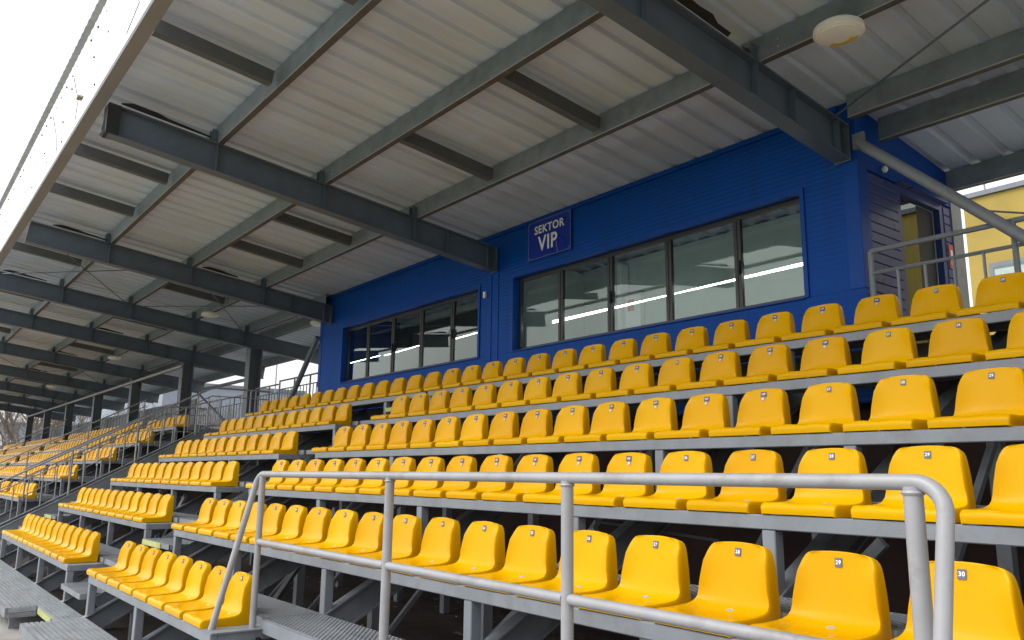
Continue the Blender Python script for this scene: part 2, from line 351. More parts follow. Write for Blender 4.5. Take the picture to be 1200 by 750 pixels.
BOLT_ME = MB().lathe([(.019, -.006), (.019, .0005), (.013, .0022)], (0, 0, 0), 10).mesh('bolt_cap', BOLT, dz=0)
SHIM = {}
def make_seat(x, y, z, label, group, num=None, vip=False, detail=True, bolts=False):
    rz = random.gauss(0, .011)
    if not detail:
        o = obj('stadium_seat', SEAT_ME, None, (x, y, z+CZ)); o.rotation_euler = (0, 0, rz); return tag(o, label, 'seat', group)
    t = bpy.data.objects.new('stadium_seat', None); t.empty_display_size = .1; COL.objects.link(t)
    t.location = (x, y, z+CZ); t.rotation_euler = (random.uniform(-.008, .008), 0, rz); tag(t, label, 'seat', group)
    obj('seat_shell', SEAT_ME, t)
    if num is not None:
        tl = math.radians(-9)
        def plate(me, zz, txt, sz, tm, sx=1):
            p = obj('number_plate' if me is not PL2 else 'vip_plate', me, t, (random.uniform(-.004, .004), .344 + (zz-.30)*.16 - .0025, zz)); p.rotation_euler = (tl, random.uniform(-.06, .06), 0)
            if txt:
                q = obj('number' if txt != 'VIP' else 'lettering', text_mesh(txt, tm, .02), p, (0, -.0022, 0)); q.rotation_euler = (math.pi/2, 0, 0); q.scale = (sz*sx, sz, sz*.2)
        if vip:
            plate(PL2, .311, 'VIP', .021, WHITEP); plate(PL3, .279, str(num), .017, PLGR)
        else: plate(PL1, .309, str(num), .023, WHITEP)
    if bolts:
        b = obj('bolt_cap', BOLT_ME, t, (random.uniform(-.004, .004), .262, .0555)); b.rotation_euler = (math.radians(32), 0, 0)
    return t

GR_R, GR_L, GR_F = 'yellow seats of the near block', 'yellow seats of the middle block', 'yellow seats of the far blocks'
def xn(n): return -2.42 + .5*(n-28)
for r in range(1, 7):
    ns = range(13, 21) if r == 1 else range(13, 33)
    for n in ns:
        near = r <= 4 or n > 18
        vip = (r >= 3 and n <= 26 and n >= 13 and not (r == 3 and n == 26)) and not (r == 5 and n == 23)
        lab = f'yellow seat in the {ORD[r]} row of the near block, {NORD[n-12]} from its left end'
        if vip: lab = f'yellow seat with VIP plate, {ORD[r]} row of the near block, {NORD[n-12]} from its left'
        make_seat(xn(n), F(r), T(r), lab, GR_R, n, vip, True, bolts=(r <= 3))
for i in range(14):      # top row runs on across the aisle
    k = 14 - i
    make_seat(-9.92 - .518*k, F(6), T(6), f'yellow seat of the top row left of the VIP plates, {NORD[i+1]} from the column', GR_L, None, False, True)
for r in range(1, 6):
    for i in range(12):
        make_seat(-11.67 - .5*i, F(r), T(r), f'yellow seat in the {ORD[r]} row of the middle block, {NORD[i+1]} left of the aisle', GR_L, None)
for r in range(2, 7):
    for i in range(8):
        make_seat(-22.95 - .5*i, F(r), T(r), f'distant yellow seat of the short block, {ORD[r]} row, {NORD[i+1]} from its right end', GR_F, None, False, False)
for r in range(2, 7):
    for i in range(14):
        make_seat(-27.6 - .5*i, F(r), T(r), f'distant yellow seat of the long far block, {ORD[r]} row, {NORD[i+1]} from its right end', GR_F, None, False, False)
v = []; f = []
for r in range(2, 7):
    for x0, n in ((-34.6, 10), (-40.8, 22), (-53, 16)):
        for i in range(n):
            k = len(v)
            for q in SEAT_LO.vertices: v.append((q.co.x + x0 - .5*i, q.co.y + F(r), q.co.z + T(r)))
            for p in SEAT_LO.polygons: f.append(tuple(a + k for a in p.vertices))
mb = MB(); mb.v = v; mb.f = f
o = solo('distant_seats', mb, SEAT, 'mass of tiny yellow seats at the far end of the stand', 'seats', (-50, F(3), T(3)), smooth=True); o['kind'] = 'stuff'

# bench frames, gratings ------------------------------------------------------
FR_R = [-10.0, -8.05, -6.05, -4.1, -2.6, -.6, 1.4]; FR_L = [-17.35, -15.35, -13.3, -11.29]
FR_2 = [-26.85, -24.7, -22.6]; FR_3 = [-39.6, -37.6, -35.5, -33.5, -31.4, -29.4, -27.3]; FR_4 = [-51.6, -48.5, -46, -43.5, -40.8]
BL = {'near block': FR_R, 'middle block': FR_L, 'short far block': FR_2, 'long far block': FR_3, 'farthest block': FR_4}
def bench(r, bname, fr):
    if r == 1 and bname == 'near block': fr = fr[:3]
    x0, x1 = fr[0] - .04, fr[-1] + .04
    if bname == 'middle block' and r == 6: x1 = -10.1
    t = thing('bench_frame', (x1, F(r), T(r)-.6), f'grey steel bench frame under the {ORD[r]} seat row of the {bname}', 'bench frame', 'grey steel bench frames of the terrace')
    z = T(r)
    part('front_beam', MB().box(x0, x1, F(r)-.005, F(r)+.05, z-.078, z-.002), STEEL, t, bevel=.005)
    part('bench_plate', MB().box(x0+.052, x1-.052, F(r)+.0505, F(r)+.3295, z-.012, z-.006), STEEL, t)
    part('rear_beam', MB().box(x0, x1, F(r)+.33, F(r)+.38, z-.06, z-.004), STEEL, t)
    for xe in (x0, x1-.05):
        if r < 6: part('side_beam', MB().box(xe, xe+.05, F(r)+.051, F(r)+.329, z-.076, z-.005), STEEL, t, bevel=.004)
        part('side_arm', MB().box(xe+.003, xe+.047, F(r)+.381, F(r)+P_Y-.03, z-.075, z-.003), STEEL, t)
    for x in fr:
        xa = min(max(x, x0+.04), x1-.04)
        zb = -1.50 + .5487*(F(r)+.03-2.105)
        part('support_post', MB().box(xa-.04, xa+.04, F(r)+.0, F(r)+.075, zb, z-.08), STEEL, t, bevel=.005)
    # gratings between this bench and the next
    g = thing('walkway_grating', (x1, F(r)+.6, T(r)), f'punched grey grating walkway behind the {ORD[r]} row of the {bname}', 'grating', 'punched grating walkways of the terrace')
    if bname == 'near block' and r == 1: fr = FR_R
    if bname == 'middle block' and r == 6: fr = FR_L + [-10.1]
    for a, b in zip(fr[:-1], fr[1:]):
        for y0, y1 in ((F(r)+.39, F(r)+.607), (F(r)+.613, F(r)+.835)):
            part('grating_plank', MB().box(a+.006, b-.006, y0, y1, z+.0, z+.062), GRATE if r < 3 else STEEL, g)
for bname, fr in BL.items():
    for r in range(1, 7):
        if bname.endswith('far block') and r == 1: continue
        if bname == 'farthest block' and r < 2: continue
        bench(r, bname, fr)
NO = 0
for bname, fr in BL.items():
    for i, x in enumerate(fr):
        t = thing('raking_frame', (x, 2.1, -1.53), f'sloping grey steel frame under the {bname}, {NORD[i+1]} from its left end', 'steel frame', 'sloping steel frames under the terrace')
        y0, z0, y1, z1 = 2.02, -1.64, 7.05, -1.64+.5487*5.03
        part('raker_beam', MB().ext(IB(.10, .20, .012, .010), (x+.001, y0, z0+.0), (x+.001, y1, z1)), STEEL, t)
        for yy in (2.5, 4.4, 6.6):
            zt = z0 + .5487*(yy-y0) - .1
            if zt > G+.15: part('stub_column', MB().box(x-.05, x+.05, yy, yy+.1, G+.02, zt), STEEL, t)
        part('diagonal_brace', MB().bar((x+.06, 4.5, -1.75), (x+.06, 6.5, .35), .05, .05), STEEL, t)
    # lateral braces in the plane of the rows
for k, (xa, xb) in enumerate(((-10, -8.05), (-6.05, -4.1), (-4.1, -2.6), (-2.6, -.6), (-15.35, -13.3))):
    y = 3.95 if k != 2 else 4.9
    t = solo('cross_brace', MB().bar((xa, y, -1.8), (xb, y, -.35), .045, .07), STEEL, f'diagonal grey brace in the dark below the seats, {["left end of near block","right of the opening","below seats 25 to 27","below the right seats","below the middle block"][k]}', 'brace', (xa, y, -1.8), 'diagonal braces under the seats')

# thin hooked conduit seen hanging under the third row
solo('bent_conduit', MB().tube([(-4.75, 4.6, -.02), (-4.8, 4.6, -.28), (-4.78, 4.6, -.33), (-3.6, 4.6, -.40)], .012, 6), GALV, 'thin bent pipe hanging in the dark under the third row', 'pipe', (-4.7, 4.6, -.2))

# aisle steps ------------------------------------------------------
def aisle(x0, x1, lab, rows=range(1, 6)):
    t = thing('aisle_stair', ((x0+x1)/2, 2.0, -1.5), lab, 'stair', 'aisle stairs of the terrace')
    part('nosing', MB().box(x0+.25, x1-.15, 1.735, 1.75, -1.60, -1.545), NOSE, t)
    s = part('step', MB().box(x0+.06, x1-.06, F(1)-.06, F(1)+.36, -1.36, -1.30), GRATE, t)
    for r in range(1, 7):
        if r > 1:
            p = part('step', MB().box(x0+.05, x1-.05, F(r)-.03, F(r)+.36, T(r)-.24, T(r)-.18), GRATE, t)
            part('nosing', MB().box(x0+.06, x1-.35, F(r)-.047, F(r)-.032, T(r)-.245, T(r)-.185), NOSE, t)
        part('landing_plate', MB().box(x0+.05, x1-.05, F(r)+.39, F(r)+.835, T(r), T(r)+.06), GRATE if r < 3 else STEEL, t)
    for x in (x0+.02, x1-.05):
        part('stair_stringer', MB().bar((x, F(1)+.1, -1.40), (x, F(6)+.2, -1.40+.5487*(F(6)-F(1)+.1)), .02, .12), STEEL, t)
aisle(-11.25, -10.04, 'narrow grey aisle stair with yellow nosings between near and middle block')
aisle(-18.6, -17.42, 'grey aisle stair with yellow nosings left of the middle block')
aisle(-27.2, -26.95, 'slim far aisle stair between the two far blocks')

# front walkway of ribbed planks ------------------------------------------------------
t = thing('front_walkway', (-14, 1.8, -1.6), 'ribbed grey metal walkway along the foot of the stand', 'walkway')
def ribbed(x0, x1, y0, y1, z1):
    mb = MB(); n = max(2, round((y1-y0)/.047)); w = (y1-y0)/n
    mb.box(x0, x1, y0, y1, z1-.06, z1-.018)
    for i in range(n): mb.box(x0, x1, y0+i*w+(0 if i == 0 else .009), y0+(i+1)*w-(0 if i == n-1 else .009), z1-.0178, z1)
    return mb
RIB = mat('ribbed_galvanised_plank', (.35, .375, .40), .4, metal=.3, var=.1, scale=5, dirt=(.12, .11, .1), dscale=7, damt=.4)
xs = [-60, -54, -48, -42, -36, -30, -26, -22, -19.3, -17.3, -15.3, -13.3, -11.15]
for a, b in zip(xs[:-1], xs[1:]):
    part('ribbed_plank', ribbed(a+.004, b-.004, 1.46, 1.745, -1.53), RIB, t); part('ribbed_plank', ribbed(a+.004, b-.004, 1.755, 2.035, -1.53), RIB, t)
for a, b in ((-11.15, -10.1), (-10.1, -8.2), (-8.2, -6.2), (-6.2, -4.2), (-4.2, -2.2)):
    part('ribbed_plank', ribbed(a+.004, b-.004, 1.755, 2.035, -1.53), RIB, t)
for a, b in ((-10.0, -8.2), (-8.2, -6.2), (-6.2, -4.2)): part('ribbed_plank', ribbed(a+.004, b-.004, 1.46, 1.745, -1.533), RIB, t)
for a, b in ((-60, -11.15), (-10.0, -4.2)): part('edge_beam', MB().box(a, b, 1.43, 1.457, -1.64, -1.535), STEEL, t)
part('edge_beam', MB().box(-11.16, -11.12, 1.46, 1.745, -1.64, -1.595), STEEL, t)
for x in [-40, -34, -28, -22, -19, -17, -15, -13, -11.3, -9.9, -8, -6]: part('foot', MB().box(x-.03, x+.03, 1.5, 1.56, G+.12, -1.595), STEEL, t)
part('grating_edge', MB().box(-6.0, -1.2, 2.40, 2.425, -1.13, -1.042), STEEL, t)

# stringer wall with railing left of the middle block -----------------------------------
XS = -18.7; sl_ = .5487; z_s = lambda y: -2.27 + sl_*y
t = thing('stringer_wall', (XS, 3, -1), 'sloping grey steel stringer wall left of the middle block', 'wall')
part('stringer_plate', MB().ext([(2.0, -1.55), (2.0, z_s(2.0)), (5.96, z_s(5.96)), (7.3, z_s(5.96)), (7.3, .2), (5.2, .2)], (XS, 0, 0), (XS-.03, 0, 0)), STEEL, t)
part('cap_strip', MB().bar((XS-.015, 2.0, z_s(2)+.012), (XS-.015, 5.96, z_s(5.96)+.012), .06, .02), STEEL, t)
def slope_rail(name, X, y0, y1, zf, h, lab, bal=True, flat=None, n=2, bstep=.24, dz=0):
    t = thing(name, (X, y0, zf(y0)), lab, 'railing', 'sloping stair railings')
    pts = [(X, y0, zf(y0)+h), (X, y1, zf(y1)+h)] + ([(X, flat, zf(y1)+h)] if flat else [])
    part('top_rail', MB().tube(pts, .021, 8), RAIL, t, True)
    part('mid_rail', MB().tube([(p[0], p[1], p[2]-.19) for p in pts], .014, 6), RAIL, t, True)
    part('bottom_rail', MB().tube([(p[0], p[1], p[2]-h+.08) for p in pts], .014, 6), RAIL, t, True)
    ye = flat or y1; zz = lambda y: zf(min(y, y1))
    y = y0 + .05; k = 0
    while y < ye:
        if k % 5 == 0: part('post', MB().tube([(X, y, zz(y)-.02), (X, y, zz(y)+h)], .021, 8), RAIL, t, True)
        elif bal: part('baluster', MB().tube([(X, y, zz(y)+.08), (X, y, zz(y)+h-.19)], .013, 5), RAIL, t, True)
        y += bstep; k += 1
    return t
slope_rail('stair_railing', XS-.03, 2.0, 5.96, z_s, .93, 'grey stair railing with thin balusters on the stringer wall left of the middle block', flat=7.3)
slope_rail('stair_railing', -22.4, 2.9, 5.96, lambda y: -2.27+sl_*y, .72, 'grey stair railing at the right edge of the short far block', bal=True, flat=7.0, bstep=.3)
slope_rail('stair_railing', -27.05, 2.0, 6.6, lambda y: -2.22+sl_*y, .85, 'plain grey handrail on posts between the two far blocks', bal=False, bstep=.3)
slope_rail('stair_railing', -40.2, 2.0, 6.6, lambda y: -2.22+sl_*y, .85, 'farthest plain handrail among the distant seats', bal=False, bstep=.4)

# rear deck behind the top row -----------------------------------------------------------
TOPZ = T(6)
struct('rear_deck', MB().box(-60, 8, F(6)+.85, 9.75, TOPZ-.2, TOPZ-.02), CONC)
o = solo('rear_base_wall', MB().box(-60, 8, 7.62, 7.8, G, TOPZ-.205), BRK, 'dark reddish brick wall under the back of the stand', 'wall', (-20, 7.7, G))
t = thing('panel_fence', (-40, 9.6, TOPZ), 'grey ribbed metal panel fence behind the far seats', 'fence')
x = -25.0
while x > -60:
    mb = MB()
    for k in range(8): mb.box(x-.25*(k+1)+.01, x-.25*k-.01, 7.48+.012*(k % 2), 7.53, TOPZ-.015, TOPZ+.95)
    part('fence_panel', mb, FARP, t); x -= 2.0
part('fence_rail', MB().box(-60, -25, 7.475, 7.535, TOPZ+.952, TOPZ+.99), STEEL, t)
def rear_rail(x0, x1, ztop, lab, zb=None, y=7.4, r=.021, bs=.13, second=.2):
    zb = TOPZ+.08 if zb is None else zb
    t = thing('rear_railing', ((x0+x1)/2, y, zb), lab, 'railing', 'railings behind the top row')
    part('top_rail', MB().tube([(x0, y, ztop), (x1, y, ztop)], r, 8), STEEL, t, True)
    part('mid_rail', MB().tube([(x0, y, ztop-second), (x1, y, ztop-second)], r*.7, 6), STEEL, t, True)
    part('bottom_rail', MB().tube([(x0, y, zb), (x1, y, zb)], r*.7, 6), STEEL, t, True)
    n = int(abs(x1-x0)/bs); 
    for i in range(n+1):
        x = x0 + (x1-x0)*i/n
        if i % 5 == 0: part('post', MB().tube([(x, y, TOPZ-.02), (x, y, ztop)], r, 8), STEEL, t, True)
        else: part('baluster', MB().tube([(x, y, zb), (x, y, ztop-second)], r*.55, 5), STEEL, t, True)
rear_rail(-3.86, 1.2, 2.21, 'dark grey railing behind the top row beside the blue box', y=7.42, r=.026, bs=.245, second=.22)
rear_rail(-18.4, -16.35, 2.17, 'taller grey railing between the blue box and the thick column', bs=.16)
rear_rail(-19.9, -18.5, 2.10, 'short grey railing just right of the thick dark column', bs=.16)
rear_rail(-24.5, -20.6, 2.0, 'grey railing behind the stair landing, left of the thick column', bs=.2)

# front handrail -------------------------------------------------------------------------
YH = 2.35
t = thing('front_handrail', (-3.6, YH, -1.1), 'thick pale grey pipe handrail in front of the second seat row', 'handrail')
zt = .003; R1, R2 = .0235, .027
def arc(c, a0, a1, R, ax1, ax2, n=7):
    return [Vector(c) + Vector(ax1)*R*math.cos(a0+(a1-a0)*i/n) + Vector(ax2)*R*math.sin(a0+(a1-a0)*i/n) for i in range(n+1)]
rb = .09
# right end bends down and forwards (sloping leg), left end the same
dn = Vector((0, -.27, -1.1)).normalized()
XR, XL = -1.055, -6.13
def corner(x, s):   # s=+1 right end
    c0 = Vector((x - s*rb, YH, zt)); c = c0 + dn*rb
    return [c + Vector((s, 0, 0))*rb*math.sin(a) - dn*rb*math.cos(a) for a in [math.pi/2*i/7 for i in range(8)]]
ca = corner(XR, 1); cb = corner(XL, -1)
fr_ = ca[-1] + dn*((ca[-1].z + 1.10 + .0)/-dn.z); fl_ = cb[-1] + dn*((cb[-1].z + 1.10)/-dn.z)
part('top_rail', MB().tube([fl_] + cb[::-1] + [Vector((XL+.4, YH, zt)), Vector((-3, YH, zt)), Vector((XR-.4, YH, zt))] + ca + [fr_], R1, 14), RAIL, t, True)
mr_z = -.49
posts = [-6.05, -4.13, -2.62, -1.15]
for a, b in zip(posts[:-1], posts[1:]):
    part('mid_rail', MB().tube([(a+.02, YH, mr_z), (b-.02, YH, mr_z)], R1, 12), RAIL, t, True)
for x in posts:
    part('post', MB().tube([(x, YH, -1.10 if x == -6.05 else -1.35), (x, YH, zt-.012)], R2 if x > -5 else .024, 12), RAIL, t, True)
    if x != -6.05:
        part('weld_bead', MB().lathe([(R2+.003, -.006), (R2+.006, 0), (R2+.003, .006)], (x, YH, zt-.03), 12), RAIL, t, True)
part('base_plate', MB().box(-6.17, -5.97, 2.03, 2.43, -1.104, -1.094), STEEL, t)

# ------------------------------------------------------------------ roof
zr = lambda y, o=0: 4.08 - .122*y + o           # underside of the rafters
RAFT = [('A', -4.05, 7.35), ('B', -9.95, 7.35), ('C', -15.8, 7.35), ('D', -20.35, 7.45), ('E', -24.7, 7.05), ('F', -30.6, 7.05), ('G', -36.6, 7.05), ('H', -42.6, 7.05), ('I', -48.6, 7.05), ('J', -54.6, 7.05), ('Z', 1.9, 7.35)]
roof = thing('canopy_roof', (-20, 5, 4), 'white corrugated cantilever roof on dark steel beams over the stand', 'roof')
slv = Vector((0, 1, -.122)).normalized()
for k, X, yc in RAFT:
    y1 = 7.36 if k in 'ABC' else 9.4
    p0 = Vector((X, 1.648, zr(1.648)+.19)); p1 = Vector((X, y1, zr(y1)+.19))
    ra = part('rafter', MB().ext(IB(.17, .378, .014, .010), p0, p1), DARKST, roof)
    for yy in (2.95, 4.42, 5.87, 6.45, 7.2):
        for sgn in (-1, 1):
            part('stiffener', MB().box(X+sgn*.045-.034, X+sgn*.045+.034, yy-.006, yy+.006, zr(yy)+.016, zr(yy)+.36), DARKST, ra)
    if k in 'ABC': part('end_plate', MB().box(X-.09, X+.09, 7.362, 7.375, zr(7.36)-.01, zr(7.36)+.39), DARKST, ra)
PUR = [2.95, 4.42, 5.90, 7.25, 7.85, 9.4]
def cprof(h, w, t_=.006):
    return [(0, 0), (t_, 0), (t_, h-t_), (w, h-t_), (w, h), (0, h)]
PLIP = mat('shade_painted_purlin_flange', (.09, .083, .078), .7, var=.25, scale=8)  # shade on the purlin undersides painted in as a darker brown
PBEAD = mat('painted_highlight_edge', (.46, .47, .45), .4, metal=.3)  # thin strip painted paler for the light caught on the purlin edge
segs = [(-60, -54.6), (-54.6, -48.6), (-48.6, -42.6), (-42.6, -36.6), (-36.6, -30.6), (-30.6, -24.7), (-24.7, -20.35), (-20.35, -15.8), (-15.8, -9.95), (-9.95, -4.05), (-4.05, 1.9), (1.9, 6)]
for y in PUR:
    for a, b in segs:
        if y == 7.25 and -16.4 < a < -5: continue
        if y == 7.85 and -16 < a < -5: continue
        b_, a_ = b-.002, a+.002
        if y in (7.25, 7.85) and a == -4.05: a_ = -3.90
        z0 = zr(y)+.385
        part('purlin', MB().ext([(-p, q) for p, q in cprof(.235, .065)], (a_, y, z0), (b_, y, z0)), GALV, roof)
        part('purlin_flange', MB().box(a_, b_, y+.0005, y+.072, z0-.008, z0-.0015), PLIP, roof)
        part('purlin_edge', MB().box(a_, b_, y-.006, y-.0001, z0-.008, z0+.002), PBEAD, roof)
        for xx in (a+.28, b-.28):
            if y < 7.3 and a > -32:
                for dz in (.06, .13): part('bolt', MB().tube([(xx, y-.006, z0+dz), (xx, y-.0005, z0+dz)], .011, 6), BOLT, roof)
for k, X, yc in RAFT:
    for y in PUR[:4]:
        if k in 'ABC' and y > 7: continue
        for dx in (-.045, .045): part('cleat', MB().box(X+dx-.006, X+dx+.006, y-.075, y-.0065, zr(y)+.383, zr(y)+.56), DARKST, roof)
def strut(x, ya, yb):
    part('strut', MB().ext([(-.05, 0), (.05, 0), (.05, .15), (-.05, .15)], (x, ya+.012, zr(ya)+.39), (x, yb-.075, zr(yb)+.395)), STRUT, roof)
for a, b in segs[:-1]:
    if a in (-20.35, -24.7): fr = (.5,)
    else: fr = (1/3, 2/3)
    for q in fr:
        x = a + (b-a)*q
        strut(x, 1.65, 2.95)
        if a < -4.1: strut(x, 4.42, 5.90)
# roof panels: 1 m sheets, trapezoidal ribs
def panel_mesh():
    p = []; x = 0
    for k in range(3):
        p += [(x, 0), (x+.010, 0), (x+.032, .040), (x+.086, .040), (x+.120, 0)]; x += 1/3
    p.append((1.0, 0))
    prof = p + [(a, b+.006) for a, b in reversed(p)]
    y0, y1 = 1.62, 9.58
    mb = MB(); n = len(prof)
    vs = [(a, y0, zr(y0)+.635+b) for a, b in prof] + [(a, y1, zr(y1)+.635+b) for a, b in prof]; h = n//2
    fs = []
    for i in range(h-1): fs.append((i, i+1, n+i+1, n+i)); fs.append((h+i, h+i+1, n+h+i+1, n+h+i)); fs.append((i, i+1, n-2-i, n-1-i)); fs.append((n+i, n+i+1, 2*n-2-i, 2*n-1-i))
    fs.append((0, n, 2*n-1, n-1)); fs.append((h-1, h, n+h, n+h-1))
    return mb.add(vs, fs)
og = WORG[roof.name]
PM = panel_mesh().mesh('roof_panel', ROOF, og)
for i in range(-60, 5):
    obj('roof_panel', PM, roof, (i + .002, 0, random.uniform(-.002, .002)))
# fascia, translucent edge sheets, gutter strip
for a, b in ((-60, -48), (-48, -36), (-36, -24), (-24, -12.02), (-12, -6.01), (-6, 6)):
    part('fascia_board', MB().ext([(0, 0), (.14, 0), (.14, .012), (.012, .012), (.012, .30), (0, .30)], (a+.004, 1.50, zr(1.5)+.37), (b-.004, 1.50, zr(1.5)+.37), (0, 0, 1)) if False else
         MB().box(a+.004, b-.004, 1.505, 1.645, zr(1.57)+.345, zr(1.57)+.372).box(a+.004, b-.004, 1.505, 1.517, zr(1.57)+.374, zr(1.57)+.405), FASC, roof)
def clear_mesh():
    n = 24; mb = MB(); vs = []
    for i in range(n+1):
        x = i/n; z = .014*math.cos(i*math.pi/2)
        vs += [(x, 1.515, zr(1.5)+.42+z), (x, 1.21, zr(1.21)+.43+z)]
    fs = [(2*i, 2*i+2, 2*i+3, 2*i+1) for i in range(n)]
    return mb.add(vs, fs)
PC = clear_mesh().mesh('translucent_panel', POLY, og)
def gut_mesh():
    n = 24; mb = MB(); vs = []
    for i in range(n+1):
        x = i/n; z = .010*math.cos(i*math.pi/2)
        vs += [(x, 1.208, zr(1.2)+.432+z), (x, 1.145, zr(1.2)+.44+z), (x, 1.145, zr(1.2)+.50+z)]
    fs = []
    for i in range(n): fs += [(3*i, 3*i+3, 3*i+4, 3*i+1), (3*i+1, 3*i+4, 3*i+5, 3*i+2)]
    return mb.add(vs, fs)
PG = gut_mesh().mesh('edge_flashing', mat('edge_flashing_zinc', (.58, .66, .76), .5), og)
SCR = MB()
for i in range(-60, 5):
    obj('translucent_panel', PC, roof, (i, 0, 0)); obj('edge_flashing', PG, roof, (i, 0, 0))
rs = random.Random(3)
for i in range(-30, 0):
    for q in range(3):
        x = i + q*.333 + rs.uniform(-.03, .03)
        for y in (1.235, rs.uniform(1.28, 1.48)):
            SCR.tube([(x, y, zr(y)+.40), (x, y, zr(y)+.422)], rs.choice((.003, .005, .009)), 5)
part('sheet_screws', SCR, RUB, roof)['kind'] = 'stuff'
for x, y in ((-9.6, 1.38), (-10.9, 1.36), (-7.0, 1.42)):
    part('edge_cable', MB().tube([(x, 1.24, zr(1.24)+.40), (x-.5, y, zr(y)+.36), (x-1.2, 1.47, zr(1.47)+.39)], .004, 5), RUB, roof)
part('cable_clip', MB().box(-10.05, -9.93, 1.35, 1.41, zr(1.38)+.34, zr(1.38)+.36), BOLT, roof)
# bracing rods in the roof plane
def rod(a, b): part('bracing_rod', MB().tube([(a[0], a[1], zr(a[1])+.33), (b[0], b[1], zr(b[1])+.33)], .011, 6), DARKST, roof)
for xa, xb in ((-15.9, -20.25), (-30.7, -36.5), (-4.0, 1.8), (-42.7, -48.5)):
    rod((xa, 1.75), (xb, 4.3)); rod((xa, 4.3), (xb, 1.75)); rod((xa, 4.5), (xb, 7.1)); rod((xa, 7.1), (xb, 4.5))
# torn sealing foil along the rafters by the edge
def foil(X, y0, y1):
    mb = MB(); pts = [(y0, .0, .0), (y0+.12, .12, .07), (y0+.25, .10, .08), (y0+.4, .14, .05), (y0+.52, .05, .045), (y0+.7, .06, .02), (y1, .03, .0)]
    vs = []
    for i, (y, w, h) in enumerate(pts): vs += [(X+.075, y, zr(y)+.405), (X+.085+w*.5, y, zr(y)+.42+h*.3), (X+.08+w*.2, y, zr(y)+.41+h*.6)]
    fs = []
    for i in range(len(pts)-1):
        for k in range(3): fs.append((3*i+k, 3*i+(k+1) % 3, 3*i+3+(k+1) % 3, 3*i+3+k))
    part('torn_foil', mb.add(vs, fs), RUB, roof)
for X, ya, yb in ((-9.95, 1.8, 2.85), (-15.8, 2.0, 2.9), (-20.35, 1.75, 2.6), (-15.8, 4.6, 5.3), (-4.05, 4.75, 5.3), (-30.6, 4.3, 5.1), (-24.7, 4.5, 5.2), (-36.6, 4.4, 5.1)): foil(X, ya, yb)
part('black_duct', MB().box(-10.06, -9.84, 1.66, 1.80, zr(1.7)+.0, zr(1.7)+.36), RUB, roof)

# round lamps under the purlins
def lamp(x, y, lab, tape=False):
    z = zr(y)+.385
    t = thing('round_lamp', (x, y, z-.13), lab, 'lamp', 'round white lamps under the roof')
    part('lamp_base', MB().lathe([(.16, 0), (.20, -.03), (.205, -.075), (.185, -.09)], (x, y, z), 28), LAMPW, t, True)
    part('lamp_cover', MB().lathe([(.178, -.091), (.172, -.100), (.13, -.114), (.07, -.121), (.02, -.123)], (x, y, z), 28), LAMPW, t, True)
    if tape:
        vs = []
        for i in range(9):
            a = math.radians(42 + i*14)
            for rr, zz in ((.160, -.104), (.128, -.114), (.088, -.1195)): vs.append((x+rr*math.cos(a), y+rr*math.sin(a), z+zz-.002))
        part('yellow_tape', MB().add(vs, [(3*i+q, 3*i+3+q, 3*i+4+q, 3*i+1+q) for i in range(8) for q in (0, 1)]), LAMPY, t)
lamp(-3.2, 5.9, 'round white lamp with yellow tape right of the nearest big beam', True)
lamp(-19.2, 5.9, 'round white lamp in the bay above the thick dark column')
lamp(-17.3, 7.8, 'round white lamp tucked beside the left end of the blue box')
lamp(-28.8, 5.9, 'round white lamp two bays left of the thick column')
lamp(-33.3, 8.1, 'round white lamp far back behind the rear columns')
lamp(-40.6, 5.9, 'tiny round white lamp near the far end of the roof')

# columns
for i, (k, X, yc) in enumerate(RAFT):
    if k in 'ABCZ': continue
    t = thing('roof_column', (X, yc, TOPZ), ['thick dark steel roof column right of the stair landing', 'grey roof column just left of the stair landing', 'third grey roof column from the blue box', 'fourth grey roof column from the blue box', 'fifth grey roof column from the blue box', 'sixth grey roof column from the blue box', 'farthest grey roof column by the bare trees'][i-3], 'column', 'steel columns carrying the roof')
    part('column_shaft', MB().ext(IB(.30, .32, .018, .012), (X, yc, TOPZ-1.4 if k != 'D' else TOPZ-.02), (X, yc, zr(yc)-.022), (0, 1, 0)), FLANGE, t)
    part('cap_plate', MB().box(X-.18, X+.18, yc-.18, yc+.18, zr(yc)-.02, zr(yc)-.001), DARKST, t)
    if k != 'D': part('rear_post', MB().bar((X, yc+.02, 3.2), (X, 9.2, 2.96), .08, .12), FLANGE, t)
t = solo('eaves_tie_pipe', MB().tube([(-24.55, 6.87, 3.1), (-54.6, 6.87, 3.1)], .05, 8), RAIL, 'long grey tie pipe linking the heads of the far columns', 'pipe', (-30, 6.87, 3.1), smooth=True)
t = solo('wind_brace', MB().tube([(-3.86, 7.35, 3.32), (-2.5, 7.35, 2.03), (-1.3, 7.35, .95)], .053, 14), STEEL, 'thick grey diagonal brace pipe at the right end of the blue box', 'brace', (-2.5, 7.35, 2.0), 'diagonal brace pipes', smooth=True)
part('brace_lug', MB().box(-3.915, -3.80, 7.33, 7.37, 3.26, 3.42), STEEL, t)
t = solo('wind_brace', MB().tube([(-16.33, 7.35, 2.95), (-17.61, 7.35, 1.66), (-18.1, 7.35, 1.2)], .06, 12), FLANGE, 'dark diagonal brace pipe at the left end of the blue box', 'brace', (-17, 7.35, 2), 'diagonal brace pipes', smooth=True)
t = solo('rear_cross_brace', MB().tube([(-24.4, 7.3, 2.36), (-21.4, 7.3, 1.25)], .03, 8), FLANGE, 'dark diagonal rod behind the stair landing railing', 'brace', (-22, 7.3, 2), smooth=True)
